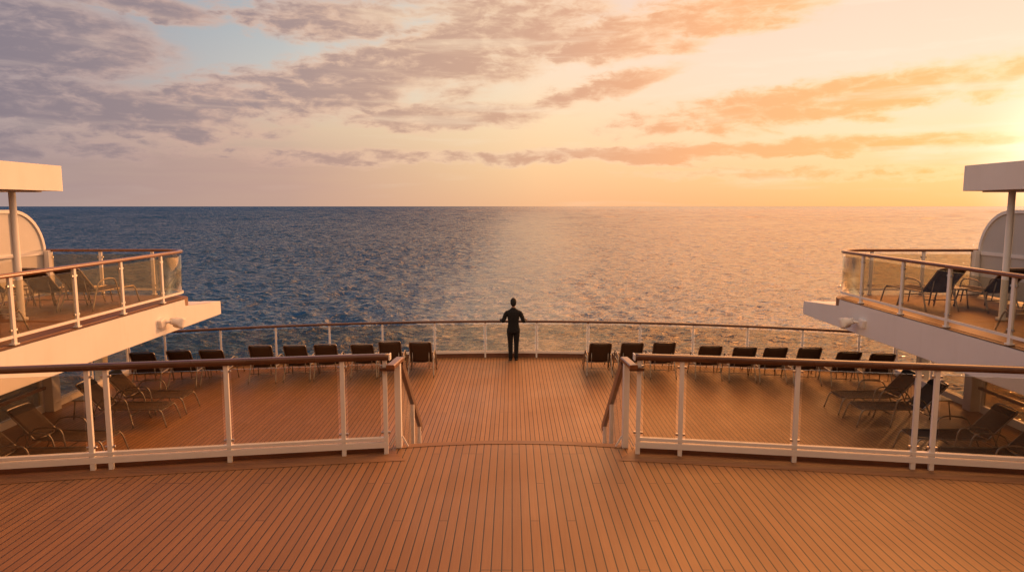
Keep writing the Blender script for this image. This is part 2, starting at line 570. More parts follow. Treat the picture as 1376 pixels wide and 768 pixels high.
def thing(name, label, cat, loc=(0, 0, 0), group=None, local=False):
    """Empty at the thing's base; parts are meshed in world coordinates unless local"""
    o = bpy.data.objects.new(name, None)
    o.empty_display_size = 0.2
    COL.objects.link(o)
    o.location = loc
    o['label'] = label
    o['category'] = cat
    if group:
        o['group'] = group
    if local:
        o['local'] = 1
    return o


def tag(o, label, cat, group=None):
    o['label'] = label
    o['category'] = cat
    if group:
        o['group'] = group
    return o


def structure(o):
    o['kind'] = 'structure'
    return o


def lerp_path(pts, step):
    out = [Vector(pts[0])]
    for a, b in zip(pts, pts[1:]):
        a, b = Vector(a), Vector(b)
        n = max(1, int((b - a).length / step))
        for k in range(1, n + 1):
            out.append(a.lerp(b, k / n))
    return out


def smooth_path(pts, n=6):
    """Catmull-Rom through pts"""
    P = [Vector(p) for p in pts]
    P = [P[0] * 2 - P[1]] + P + [P[-1] * 2 - P[-2]]
    out = []
    for i in range(1, len(P) - 2):
        p0, p1, p2, p3 = P[i - 1:i + 3]
        for k in range(n):
            t = k / n
            out.append(0.5 * ((2 * p1) + (p2 - p0) * t + (2 * p0 - 5 * p1 + 4 * p2 - p3) * t * t + (3 * p1 - p0 - 3 * p2 + p3) * t ** 3))
    out.append(P[-2])
    return out


RAILPROF = [(-.045, -.022), (-.036, -.034), (.036, -.034), (.045, -.022), (.045, .014), (.03, .03), (-.03, .03), (-.045, .014)]

# ------------------------------------------------------------------ sea
SEA = -14.0


def build_sea():
    # polar sheet round the ship: dense ahead of the lens, coarse elsewhere, out to the horizon
    a_dense = np.linspace(-0.92, 0.92, 620)
    a_rest = np.linspace(0.92, 2 * math.pi - 0.92, 60)[1:-1]
    ang = np.concatenate([a_dense, a_rest])
    r = [24.0]
    K = 0.0036
    while r[-1] < 60000:
        r.append(r[-1] * (1 + (K if r[-1] < 1200 else (0.007 if r[-1] < 6000 else 0.035))))
    r = np.array(r)
    A, Rr = np.meshgrid(ang, r)
    X = np.sin(A) * Rr
    Y = np.cos(A) * Rr
    x, y = X.ravel(), Y.ravel()
    rr = Rr.ravel()
    spacing = np.where(rr < 1200, rr * K, np.where(rr < 6000, rr * 0.007, rr * 0.035))
    z = np.zeros_like(x)
    dx = np.zeros_like(x)
    dy = np.zeros_like(x)
    # the smoother, slightly sunk lane of the wake
    wc = -4.0 + 0.035 * y
    ww = 10.0 + 0.047 * y
    xw = x
    x = x + 3.5 * np.sin(y * .043 + 1) + 2.5 * np.sin(y * .101 + 2) + .02 * y * np.sin(y * .0131)
    lane = np.exp(-(((x - wc) / ww) ** 2) ** 1.6) * (y > 0)
    x = xw
    gust = 0.5 + 0.5 * np.sin(x * .021 + 1.3 * np.sin(y * .013)) * np.sin(y * .017 + 0.8 + 1.1 * np.sin(x * .011))
    windward = 1.25 - 0.45 / (1 + np.exp(-(x - 0.04 * y) / (8 + 0.10 * np.abs(y))))
    amp_mod = (0.72 + 0.5 * gust) * (1 - 0.72 * lane) * windward
    for q in range(110):
        lam = math.exp(rng.uniform(math.log(1.0), math.log(9)) if q < 60 else rng.uniform(math.log(9), math.log(140)))
        th = rng.normal(R(-100), 0.75)
        k = 2 * math.pi / lam
        a = (0.040 if lam < 9 else 0.047) / k * (lam / 3) ** -0.1
        ph = rng.uniform(0, 2 * math.pi)
        fade = np.clip((lam / spacing - 2.2) / 2.0, 0, 1)
        if lam > 9:
            fade = fade * np.clip((spacing * 9 / lam - .8) / .5, 0, 1)
        idx = np.nonzero(fade)[0]
        if len(idx) == 0:
            continue
        xi, yi = x[idx], y[idx]
        arg = k * (xi * math.cos(th) + yi * math.sin(th)) + ph + 0.6 * np.sin(xi * .05 + ph) * np.sin(yi * .04 - ph)
        s, c = np.sin(arg), np.cos(arg)
        aa = a * fade[idx] * amp_mod[idx]
        z[idx] += aa * s
        dx[idx] += aa * 0.8 * math.cos(th) * c
        dy[idx] += aa * 0.8 * math.sin(th) * c
    co = np.stack([x + dx, y + dy, z + SEA], 1).astype(np.float32)
    nr, na = A.shape
    i = np.arange(nr - 1)[:, None] * na
    j = np.arange(na)[None, :]
    jn = (j + 1) % na
    f = np.stack([i + j, i + na + j, i + na + jn, i + jn], -1).reshape(-1, 4)
    nv = len(co)
    # inner fan closed by a centre vertex
    co = np.vstack([co, [[0, 0, SEA]]]).astype(np.float32)
    tri = np.stack([np.full(na, nv), np.arange(na), (np.arange(na) + 1) % na], 1)
    me = bpy.data.meshes.new('sea')
    me.vertices.add(len(co))
    me.vertices.foreach_set('co', co.ravel())
    nq, ntri = len(f), len(tri)
    me.loops.add(nq * 4 + ntri * 3)
    me.loops.foreach_set('vertex_index', np.concatenate([f.ravel(), tri.ravel()]).astype(np.int32))
    me.polygons.add(nq + ntri)
    me.polygons.foreach_set('loop_start', np.concatenate([np.arange(nq) * 4, nq * 4 + np.arange(ntri) * 3]).astype(np.int32))
    me.update(calc_edges=True)
    me.polygons.foreach_set('use_smooth', np.ones(nq + ntri, dtype=bool))
    me.validate()
    o = bpy.data.objects.new('sea', me)
    COL.objects.link(o)
    m, nt, out = material('sea_water')
    tc = nt.new('ShaderNodeTexCoord')
    P = tc.outputs['Object']
    s = nt.sep(P)
    P2 = nt.xyz(s[0], nt.m('MULTIPLY', s[1], 1.0), 0)
    dist = nt.vm('LENGTH', P2).outputs['Value']
    n1 = nt.noise(P2, 0.9, 4, 0.6, 0.5)
    n2 = nt.noise(P2, 0.16, 5, 0.62, 0.6)
    n3 = nt.noise(P2, 4.0, 3, 0.6, 0.3)
    lane_c = nt.m('ADD', nt.m('MULTIPLY', s[1], 0.035), -4.0)
    lane_w = nt.m('ADD', nt.m('MULTIPLY', s[1], 0.047), 10.0)
    n4 = nt.noise(P2, 0.05, 5, 0.6, 1.2)
    t = nt.m('ABSOLUTE', nt.m('DIVIDE', nt.m('SUBTRACT', s[0], lane_c), lane_w))
    t = nt.m('ADD', t, nt.m('MULTIPLY', nt.m('SUBTRACT', n4, 0.5), 1.1))
    lane = nt.m('MULTIPLY', nt.mr(t, 0.25, 1.55, 1, 0, smooth=True), nt.m('MULTIPLY', nt.mr(s[1], 0, 10), nt.m('POWER', nt.mr(s[1], 250, 4500, 1, 0.0), 2.5)))
    hgt = nt.m('ADD', nt.m('MULTIPLY', n1, 0.30), nt.m('ADD', nt.m('MULTIPLY', n3, 0.045), nt.m('MULTIPLY', n2, nt.mr(dist, 250, 1500, 0.0, 1.0))))
    bp = nt.new('ShaderNodeBump')
    bp.inputs['Distance'].default_value = 1.0
    nt.put(bp.inputs['Strength'], nt.m('MULTIPLY', nt.m('MULTIPLY', nt.mr(lane, 0, 1, 1.0, 0.5), nt.mr(nt.m('DIVIDE', s[0], nt.m('ADD', nt.m('MULTIPLY', s[1], 0.25), 8.0)), -1, 1, 1.2, 0.95, smooth=True)), 0.75))
    nt.put(bp.inputs['Height'], hgt)
    # sharp little crests, long side across the wind
    rot = nt.new('ShaderNodeMapping')
    nt.put(rot.inputs['Vector'], P2)
    rot.inputs['Rotation'].default_value = (0, 0, R(9))
    rot.inputs['Scale'].default_value = (0.25, 0.58, 1)
    ra = nt.noise(rot.outputs[0], 1.0, 2, 0.5, 0.5)
    rb = nt.noise(rot.outputs[0], 2.9, 2, 0.5, 0.4)
    def ridge(v, p):
        return nt.m('POWER', nt.m('SUBTRACT', 1.0, nt.m('ABSOLUTE', nt.m('MULTIPLY_ADD', v, 4.0, -2.0)), clamp=True), p)
    hgt = nt.m('ADD', hgt, nt.m('ADD', nt.m('MULTIPLY', ridge(ra, 2.0), 0.29), nt.m('MULTIPLY', ridge(rb, 1.6), 0.09)))
    nt.put(bp.inputs['Height'], hgt)
    # distant ripples, as slopes: finer than the sheet can carry out there
    nz = nt.new('ShaderNodeTexNoise')
    nt.put(nz.inputs['Vector'], nt.vm('MULTIPLY', P2, (0.45, 0.8, 1)).outputs[0])
    nz.inputs['Scale'].default_value = 1.0
    nz.inputs['Detail'].default_value = 4
    nz.inputs['Roughness'].default_value = 0.6
    wind = nt.mr(nt.m('DIVIDE', s[0], nt.m('ADD', nt.m('MULTIPLY', s[1], 0.25), 8.0)), -1, 1, 2.6, 0.7, smooth=True)
    amt = nt.m('MULTIPLY', nt.m('MULTIPLY', wind, nt.mr(dist, 70, 350, 0.25, 1.0)), nt.mr(lane, 0, 1, 1.0, 0.4))
    slope = nt.vm('MULTIPLY', nt.vm('SUBTRACT', nz.outputs['Color'], (0.5, 0.5, 0.5)).outputs[0], nt.xyz(nt.m('MULTIPLY', amt, 0.6), amt, 0.0)).outputs[0]
    # darker reflections shaped in: normals leaned toward the ship, most on the left
    lean = nt.m('MULTIPLY', nt.m('MULTIPLY', nt.mr(wind, 0.7, 2.6, 0.02, 0.38), nt.mr(dist, 60, 300, 0.3, 1.0)), nt.mr(lane, 0, 1, 1.0, 0.15))
    slope = nt.vm('ADD', slope, nt.xyz(0.0, nt.m('MULTIPLY', lean, -1.0), 0.0)).outputs[0]
    wnorm = nt.vm('NORMALIZE', nt.vm('ADD', bp.outputs[0], slope).outputs[0]).outputs[0]
    rough = nt.mr(dist, 60, 2500, 0.06, 0.18)
    body = nt.mix(nt.m('MULTIPLY', lane, nt.mr(s[1], 30, 160, 0.8, 0.0)), (0.003, 0.040, 0.105, 1), (0.040, 0.075, 0.080, 1))
    b = nt.new('ShaderNodeBsdfPrincipled', {'Base Color': body, 'Roughness': rough, 'IOR': 1.55, 'Normal': wnorm})
    # foam left by the screws: lacy, close to the stern, thinning out astern
    fn = nt.noise(P2, 0.45, 8, 0.7, 1.6)
    fn2 = nt.noise(P2, 0.09, 4, 0.6, 1.0)
    near = nt.mr(s[1], 45, 190, 1.0, 0.0)
    fthr = nt.m('ADD', nt.m('MULTIPLY', near, 0.16), nt.m('MULTIPLY', nt.m('SUBTRACT', fn2, 0.5), 0.5))
    foam = nt.mr(nt.m('ADD', fn, fthr), 0.58, 0.76, 0, 0.8)
    foam = nt.m('MULTIPLY', foam, nt.m('MULTIPLY', lane, nt.mr(s[1], 150, 420, 1, 0.45)))
    df = nt.new('ShaderNodeBsdfDiffuse', {'Color': (0.62, 0.60, 0.56, 1), 'Normal': bp.outputs[0]})
    mx = nt.new('ShaderNodeMixShader')
    nt.put(mx.inputs[0], foam)
    nt.l.new(b.outputs[0], mx.inputs[1])
    nt.l.new(df.outputs[0], mx.inputs[2])
    nt.l.new(mx.outputs[0], out.inputs[0])
    me.materials.append(m)
    structure(o)


build_sea()

# ------------------------------------------------------------------ decks
LR, LCY = 26.0, 19.83 - 26.0           # radius / centre of the aft rail's arc
SIDE = 10.1
half = math.asin(SIDE / LR)


def aft_arc(r, x0, x1, n):
    a0, a1 = math.asin(x0 / r), math.asin(x1 / r)
    return [(r * math.sin(a0 + (a1 - a0) * k / n), LCY + r * math.cos(a0 + (a1 - a0) * k / n)) for k in range(n + 1)]


def low_outline(grow):
    arc = aft_arc(LR + grow, -(SIDE + grow), SIDE + grow, 40)
    return [(SIDE + grow, -8), (SIDE + grow, arc[-1][1])] + list(reversed(arc))[1:-1] + [(-(SIDE + grow), arc[0][1]), (-(SIDE + grow), -8)]


structure(MB().poly_prism(low_outline(0.22), -0.25, 0.0).build('lower_deck', M['deck_low']))
structure(MB().poly_prism(low_outline(0.18), -13.9, -0.256).build('hull', M['hull']))

# upper deck: straight-ish aft edges either side of a bowed landing at the stair head
UR = [(1.36, 7.20), (1.80, 7.135), (2.95, 6.95), (4.08, 6.76), (4.25, 6.73), (5.45, 6.52), (6.75, 6.28), (8.1, 6.02), (9.5, 5.74)]
land = [(1.34 * math.sin(a), 7.62 - 0.16 * (math.sin(a)) ** 2) for a in [-math.pi / 2 + math.pi * k / 16 for k in range(17)]]
edge_r = [(x, y + 0.16) for x, y in UR]
edge_r[0] = (1.36, 7.34)
out_pts = [(-9.9, -8), (9.9, -8), (9.9, 5.82)] + list(reversed(edge_r)) + list(reversed(land)) + [(-x, y) for x, y in edge_r] + [(-9.9, 5.82)]
structure(MB().poly_prism(out_pts, ZU - 0.3, ZU).build('upper_deck', M['deck']))
mb = MB().poly_prism([(-9.9, -8), (9.9, -8), (9.9, 5.4), (-9.9, 5.4)], 0.0, ZU - 0.302)
structure(mb.build('deck_house_base', M['white']))


def strip(inner, outer, z, name):
    mb = MB()
    a = [mb.bm.verts.new((p[0], p[1], z)) for p in inner]
    b = [mb.bm.verts.new((p[0], p[1], z)) for p in outer]
    for i in range(len(a) - 1):
        mb.bm.faces.new((a[i], b[i], b[i + 1], a[i + 1]))
    return mb.build(name, M['margin'])


for sg in (-1, 1):
    pi = [(sg * x, y - 0.24) for x, y in UR]
    po = [(sg * x, y + 0.155) for x, y in UR]
    pi[0] = (sg * 1.12, pi[0][1] + .03)
    po[0] = (sg * 1.345, 7.335)
    structure(strip(pi, po, ZU + 0.004, 'margin_planks'))
structure(strip([(x * .97, y - 0.115) for x, y in land[1:-1]], [(x * .995, y - 0.004) for x, y in land[1:-1]], ZU + 0.005, 'landing_nosing'))


# ------------------------------------------------------------------ railings
def rail_run(root, pts, z, height, posts, double=(), bars=((.075, .135), (.156, .188)), glass='glass', railmat='rail', railpath=None,
             pw=0.046, pd=0.044, foot=True, clamp=True, out_sign=1):
    """pts: plan points of the posts; glass hangs between consecutive posts"""
    n = len(pts)
    P = [Vector((p[0], p[1], z)) for p in pts]
    path = railpath if railpath else [p + Vector((0, 0, height - 0.03)) for p in P]
    MB().sweep(path, RAILPROF).build('handrail', M[railmat], root)
    for i, p in enumerate(P):
        t = (P[min(i + 1, n - 1)] - P[max(i - 1, 0)]).normalized()
        rot = Matrix.Rotation(math.atan2(t.y, t.x), 3, 'Z')
        mb = MB().box(p + Vector((0, 0, (height - .06) / 2)), (pw, pd, height - 0.06), rot, 0.006)
        nv = Vector((-t.y, t.x, 0))
        po = mb.build('post', M['post'], root)
        if clamp:
            for zz in (height * .16 + .06, height * .88):
                MB().bar(p + Vector((0, 0, zz)) - t * 0.05, p + Vector((0, 0, zz)) + t * 0.05, 0.024, 0.024, 0.005).build('clamp', M['steel'], po)
    for k in range(n - 1):
        a, b = P[k], P[k + 1]
        if (b - a).length < 0.4:
            continue
        t = (b - a).normalized()
        z0 = bars[-1][1] if bars else 0.06
        a2, b2 = a + t * 0.05, b - t * 0.05
        nv = Vector((-t.y, t.x, 0)) * 0.0
        MB().bar(a2 + Vector((0, 0, (z0 + height - .11) / 2)), b2 + Vector((0, 0, (z0 + height - .11) / 2)), 0.012, height - .11 - z0 - .004).build('glass_panel', M[glass], root)
    for (b0, b1) in bars:
        MB().sweep([p + Vector((0, 0, (b0 + b1) / 2)) + Vector((0, 0, 0)) for p in P],
                   [(-.026, (b0 - b1) / 2), (.026, (b0 - b1) / 2), (.026, (b1 - b0) / 2), (-.026, (b1 - b0) / 2)], smooth=False).build('bottom_rail', M['post'], root)


for sg, side in ((-1, 'left'), (1, 'right')):
    pts = [(sg * x, y) for x, y in UR]
    root = thing('deck_railing', f'glass railing with brown wooden handrail along the upper deck edge, {side} of the stair', 'railing',
                 (sg * 1.33, 7.2, ZU), 'railings along the upper deck edge')
    rp = [Vector((sg * 1.31, 7.205, ZU + 1.07))] + [Vector((sg * x, y, ZU + 1.07)) for x, y in UR]
    rail_run(root, pts, ZU, 1.10, None, railpath=rp)
    # white end cap on the handrail
    MB().box((sg * 1.303, 7.206, ZU + 1.068), (0.014, 0.094, 0.068), None, 0.004).build('end_cap', M['post'], root)
    # curb behind the posts
    mb = MB()
    a = [Vector((sg * x, y + 0.075, ZU + 0.03)) for x, y in UR]
    mb.sweep(a, [(-.03, -.03), (.03, -.03), (.03, .035), (-.03, .035)], smooth=False).build('curb', M['coaming'], root)

structure(MB().box((0, -2.3, 5.95), (19.6, 9.6, .30), None, .03).build('unseen_shade_slab', M['white']))  # unseen slab overhead, added to darken the foreground planks
structure(MB().box((0, -6.0, 4.0), (19.6, 4.0, 3.55), None, .03).build('unseen_shade_wall', M['white']))  # unseen block behind the camera, added to shade the near deck
# stairs between the decks
NST = 10
rise, run = ZU / NST, 0.29
root = thing('staircase', 'teak staircase dropping from the upper deck landing to the lower deck', 'staircase', (0, 9, 0))
for k in range(1, NST):
    zt = ZU - rise * k
    yb = 7.46 + run * (k - 1)
    MB().box((0, yb + run / 2 + .01, zt - .02), (2.50, run + .03, .04), None, .006).build('step', M['margin'], root)
    MB().box((0, yb + .012, zt - .042 - (rise - .042) / 2 + rise - .002 - .0), (2.48, .018, rise - .05)).build('riser', M['coaming'], root)
for sg in (-1, 1):
    MB().bar((sg * 1.29, 7.5, ZU - .25), (sg * 1.29, 7.46 + run * 9, .10), .05, .3).build('stringer', M['white'], root)

for sg, side in ((-1, 'left'), (1, 'right')):
    root = thing('stair_railing', f'sloping dark wooden stair handrail on pale newel, {side} side of the stair', 'stair railing', (sg * 1.30, 7.42, ZU), 'stair handrails')
    zc = ZU + 1.0
    MB().box((sg * 1.255, 7.40, ZU + .475), (.066, .08, .95), None, .008).build('newel_post', M['post'], root)
    prof = [(-.042, -.02), (.042, -.02), (.046, -.012), (.046, .016), (.034, .026), (-.034, .026), (-.046, .016), (-.046, -.012)]
    MB().sweep([(sg * 1.285, 7.12, zc - .028), (sg * 1.262, 7.40, zc - .028), (sg * 1.25, 7.53, zc - .03)], prof, smooth=False).build('newel_cap', M['rail_y'], root)
    MB().bar((sg * 1.40, 7.155, zc - .055), (sg * 1.245, 7.155, zc - .055), .055, .035, .006).build('link_rail', M['rail'], root)
    prof2 = [(-.03, -.075), (.03, -.075), (.038, -.03), (.038, .02), (.024, .038), (-.024, .038), (-.038, .02), (-.038, -.03)]
    p_top = Vector((sg * 1.25, 7.535, zc - .04))
    p_bot = Vector((sg * 1.42, 10.34, 1.02))
    MB().sweep([p_top, p_top.lerp(p_bot, .5), p_bot], prof2, smooth=False).build('handrail', M['rail_dark'], root)
    for tt in (.50, .90):
        q = p_top.lerp(p_bot, tt)
        zb = max(0, ZU - rise * (int((q.y - 7.46) / run) + 1))
        MB().box((q.x + sg * 0.0, q.y, (q.z - .06 + zb) / 2), (.06, .055, q.z - .06 - zb), None, .006).build('post', M['post'], root)
    # side glass under the slope
    mb = MB()
    vs = []
    for xo in (-.006, .006):
        vs.append([mb.bm.verts.new((p_top.lerp(p_bot, t0).x + xo, p_top.lerp(p_bot, t0).y, p_top.lerp(p_bot, t0).z - dz)) for t0, dz in ((.03, .14), (.88, .14), (.88, .84), (.03, .84))])
    mb.bm.faces.new(vs[0]); mb.bm.faces.new(vs[1])
    for i in range(4):
        mb.bm.faces.new((vs[0][i], vs[0][(i + 1) % 4], vs[1][(i + 1) % 4], vs[1][i]))
    mb.build('glass_panel', M['glass'], root)
    for s2 in (-1, 1):
        MB().bar((sg * 1.255 + s2 * .035, 7.40, ZU + .13), (sg * 1.255 + s2 * .10, 7.40, ZU + .012), .012, .018).build('brace', M['post'], root)

# aft railing of the lower deck
root = thing('aft_railing', 'long curved glass railing with thin brown handrail round the stern above the sea', 'railing', (0, 19.83, 0))
AP = [-11.2, ]
post_px = [222, 297, 371, 443, 514, 584, 652, 721, 790, 860, 931, 1004, 1078, 1154]
xs = []
for p in post_px:
    Y = 19.83
    for _ in range(6):
        dep = Y * math.cos(PITCH) + 3.8 * math.sin(PITCH)
        X = (p - 688) / F_PX * dep
        Y = LCY + math.sqrt(LR * LR - X * X)
    xs.append(X)
xs = [-SIDE + .02] + xs + [SIDE - .02]
apts = [(x, LCY + math.sqrt(LR * LR - x * x)) for x in xs]
fine = aft_arc(LR, -SIDE, SIDE, 60)
rail_run(root, apts, 0.0, 1.10, None, bars=((.13, .20),), railpath=[Vector((p[0], p[1], 1.07)) for p in fine], pw=.05, pd=.045)
ca = aft_arc(LR + .06, -SIDE, SIDE, 60)
MB().sweep([Vector((p[0], p[1], .06)) for p in ca], [(-.05, -.06), (.05, -.06), (.05, .06), (-.05, .06)], smooth=False).build('coaming', M['coaming'], root)
MB().sweep([Vector((p[0], p[1], .128)) for p in ca], [(-.07, -.008), (.07, -.008), (.07, .008), (-.07, .008)], smooth=False).build('ledge', M['post'], root)

# sides of the lower deck: open rail aft, smoked windbreak under the balcony
for sg, side in ((-1, 'left'), (1, 'right')):
    root = thing('side_railing', f'short glass side railing on the lower deck under the {side} balcony', 'railing', (sg * SIDE, 16.2, 0), 'side railings of the lower deck')
    ya = apts[0][1]
    pts = [(sg * SIDE, 14.72), (sg * SIDE, 16.2), (sg * SIDE, ya - .06)]
    rail_run(root, pts, 0.0, 1.10, None, bars=(), railmat='rail_y')
    MB().bar((sg * (SIDE + .02), 14.7, .075), (sg * (SIDE + .02), ya - .12, .075), .16, .15, .01).build('gunwale', M['post'], root)
    root = thing('windbreak', f'smoked glass windbreak with wooden grab rail below the {side} balcony', 'windbreak', (sg * SIDE, 11.5, 0), 'windbreaks below the balconies')
    ys = [8.0, 9.6, 11.2, 12.8, 14.38]
    for y0, y1 in zip(ys, ys[1:]):
        MB().box((sg * SIDE, (y0 + y1) / 2, .90), (.014, y1 - y0 - .07, 1.46)).build('glass_panel', M['glass_screen'], root)
    for y0 in ys:
        MB().box((sg * SIDE, y0, .83), (.08, .06, 1.66), None, .005).build('mullion', M['post'], root)
    MB().box((sg * SIDE, 11.2, .08), (.10, 6.4, .16), None, .005).build('sill', M['post'], root)
    MB().sweep([Vector((sg * (SIDE - .1), 8.0, .55)), Vector((sg * (SIDE - .1), 14.36, .55))], RAILPROF).build('grab_rail', M['rail_y'], root)
    for (py, px, wd, nm, lb) in ((14.56, 10.0, .26, 'pillar', f'square white pillar holding the {side} balcony beside the windbreak'),
                                 (17.0, 10.35, .22, 'pillar', f'slimmer white pillar near the stern rail, {side} side')):
        o = MB().box((sg * (px), py, .84), (wd, wd, 1.68), None, .012).build(nm, M['white'])
        tag(o, lb, 'pillar', 'pillars below the balconies')

# ------------------------------------------------------------------ balconies
BX, BZ = 7.36, 2.35
for sg, side in ((-1, 'left'), (1, 'right')):
    lit_txt = 'sunlit peach-white' if sg < 0 else 'shaded grey-white'
    root = thing('balcony', f'{lit_txt} balcony jutting over the lower deck on the {side}', 'balcony', (sg * 9, 11, BZ), 'balconies over the lower deck')

    def corner(off, n=8):
        # plan of the balcony edge: inboard side, rounded aft corner, aft side
        r = .62
        cx, cy = BX + r, 15.98 - r
        pts = [(BX - off, 2.0), (BX - off, cy)]
        for k in range(1, n + 1):
            a = math.pi - (math.pi / 2) * k / n
            pts.append((cx + math.cos(a) * (r + off), cy + math.sin(a) * (r + off)))
        pts.append((11.5, cy + r + off))
        return pts
    C = [(sg * x, y) for x, y in corner(0)]
    plan = C + [(sg * 11.5, 2.0)]
    if sg > 0:
        plan = list(reversed(plan))
    MB().poly_prism(plan, BZ - .25, BZ - .012).build('floor_slab', M['margin'], root)
    # planked floor
    fl = [(sg * x, y) for x, y in corner(-.10)] + [(sg * 11.5, 2.0)]
    if sg > 0:
        fl = list(reversed(fl))
    MB().poly_prism(fl, BZ - .011, BZ - .002).build('floor_planks', M['deck_low'], root)
    # edge beam: deep white fascia running on aft as a bracket
    mb = MB()
    y0, y1, y2 = 2.0, 15.32, 17.2
    xi, xo = BX - .012, BX + .42
    zb = 1.70
    prof_a = [(y0, zb), (y2, zb), (y2, 2.03), (y1, 2.165), (y1, BZ - .015), (y0, BZ - .015)]
    va = [mb.bm.verts.new((sg * xi, p[0], p[1])) for p in prof_a]
    vb = [mb.bm.verts.new((sg * xo, p[0], p[1])) for p in prof_a]
    mb.bm.faces.new(va); mb.bm.faces.new(vb)
    for i in range(6):
        j = (i + 1) % 6
        mb.bm.faces.new((va[i], va[j], vb[j], vb[i]))
    bmesh.ops.bevel(mb.bm, geom=[e for e in mb.bm.edges], offset=.012, segments=2, affect='EDGES')
    mb.build('edge_beam', M['white'], root)
    # aft apron behind the beam
    mb = MB()
    prof_b = [(15.33, 1.72), (17.18, 1.72), (17.18, 2.022), (15.33, 2.155)]
    va = [mb.bm.verts.new((sg * (xo - .01), p[0], p[1])) for p in prof_b]
    vb = [mb.bm.verts.new((sg * 11.4, p[0], p[1])) for p in prof_b]
    mb.bm.faces.new(va); mb.bm.faces.new(vb)
    for i in range(4):
        j = (i + 1) % 4
        mb.bm.faces.new((va[i], va[j], vb[j], vb[i]))
    mb.build('aft_apron', M['white'], root)
    MB().box((sg * 9.6, 15.25, 1.92), (3.4, .3, .38)).build('cross_beam', M['white'], root)

    # its railing
    rr = thing('balcony_railing', f'{"orange-brown" if sg < 0 else "brown"} wooden handrail over bronze glass round the {side} balcony', 'railing', (sg * BX, 14.5, BZ), 'balcony railings')
    rpx = BX + .06

    def rpl(off=0.06, n=10):
        r = .72
        cx, cy = BX + off + r, 15.95 - r
        pts = [(BX + off, 2.0), (BX + off, cy)]
        for k in range(1, n + 1):
            a = math.pi - (math.pi / 2) * k / n
            pts.append((cx + math.cos(a) * r, cy + math.sin(a) * r))
        pts.append((10.86, cy + r))
        return pts
    RP = rpl()
    path = [Vector((sg * x, y, BZ + 1.04)) for x, y in RP]
    MB().sweep(lerp_path(path, 2.0), RAILPROF).build('handrail', M['rail_y'], rr)
    MB().sweep([Vector((sg * x, y, BZ + .125)) for x, y in RP], [(-.02, -.022), (.02, -.022), (.02, .022), (-.02, .022)], smooth=False).build('bottom_rail', M['post'], rr)
    pp = [(rpx, 5.6, 0), (rpx, 7.1, 0), (rpx, 8.6, 0), (rpx, 10.1, 0), (rpx, 11.6, 0), (rpx, 13.0, 0), (rpx, 14.5, 0), (8.35, 15.95, 1), (9.55, 15.95, 1), (10.72, 15.95, 1)]
    for x, y, k in pp:
        mb = MB().box((sg * x, y, BZ + .50), (.05, .065, 1.02) if k == 0 else (.065, .05, 1.02), None, .006)
        mb.box((sg * x, y, BZ + .012), (.09, .11, .024), None, .004)
        po = mb.build('post', M['post'], rr)
        for zz in (.22, .88):
            MB().box((sg * x, y, BZ + zz), (.034, .14, .035) if k == 0 else (.14, .034, .035), None, .005).build('clamp', M['steel'], po)
    for a, b in zip(pp, pp[1:]):
        if a[2] == 0 and b[2] == 0:
            MB().box((sg * rpx, (a[1] + b[1]) / 2, BZ + .55), (.012, b[1] - a[1] - .10, .80)).build('glass_panel', M['glass_tint'], rr)
        elif a[2] == 1 and b[2] == 1:
            MB().box((sg * (a[0] + b[0]) / 2, 15.95, BZ + .55), (b[0] - a[0] - .10, .012, .80)).build('glass_panel', M['glass_tint'], rr)
    # curved corner glass
    cp = [(x, y) for x, y in RP if y > 14.55 and x < 8.3]
    cp = [(rpx, 14.56)] + [(x, y) for x, y in RP[1:-1]] + [(8.30, 15.95)]
    if sg:
        MB().sweep([Vector((sg * x, y, BZ + .55)) for x, y in cp], [(-.006, -.40), (.006, -.40), (.006, .40), (-.006, .40)]).build('curved_glass', M['glass_tint'], rr)

    # privacy screen: quarter-round end
    sx = 10.82
    ps = thing('privacy_screen', f'{"sunlit cream" if sg < 0 else "shaded grey"} partition screen with rounded top corner on the {side} balcony', 'screen', (sg * sx, 14, BZ), 'partition screens on the balconies')

    def outline(y_a, y_b, z_a, z_b, r, n=10):
        pts = [(y_a, z_a), (y_b, z_a), (y_b, z_b - r)]
        for k in range(1, n + 1):
            a = (math.pi / 2) * k / n
            pts.append((y_b - r + math.cos(a) * r, z_b - r + math.sin(a) * r))
        pts.append((y_a, z_b))
        return pts

    def slab(mb, pts, x, th):
        va = [mb.bm.verts.new((sg * (x - th / 2), p[0], p[1])) for p in pts]
        vb = [mb.bm.verts.new((sg * (x + th / 2), p[0], p[1])) for p in pts]
        mb.bm.faces.new(va); mb.bm.faces.new(vb)
        n = len(pts)
        for i in range(n):
            j = (i + 1) % n
            mb.bm.faces.new((va[i], va[j], vb[j], vb[i]))
    zt = 4.32
    ye = 15.93
    path = [Vector((sg * sx, y, z)) for y, z in outline(4.0, ye - .035, BZ, zt - .035, .95)[1:]]
    MB().sweep(path, [(-.035, -.035), (.035, -.035), (.035, .035), (-.035, .035)], up=Vector((1, 0, 0)), smooth=False).build('frame', M['white'], ps)
    mul = [14.93, 13.2, 11.4, 9.6, 7.8, 6.0]
    for y in mul:
        MB().box((sg * sx, y, (BZ + zt) / 2 - .04), (.066, .07, zt - BZ - .09)).build('mullion', M['white'], ps)
    MB().box((sg * sx, (4.0 + ye - .06) / 2, 3.33), (.058, ye - .08 - 4.0, .075)).build('mid_rail', M['white'], ps)
    mb = MB()
    slab(mb, outline(4.0, ye - .06, BZ + .03, zt - .06, .92), sx + .012, .02)
    mb.build('panel', M['panel'], ps)
    MB().box((sg * (sx - .10), 15.90, BZ + .52), (.10, .16, 1.04), None, .008).build('end_post', M['white'], ps)

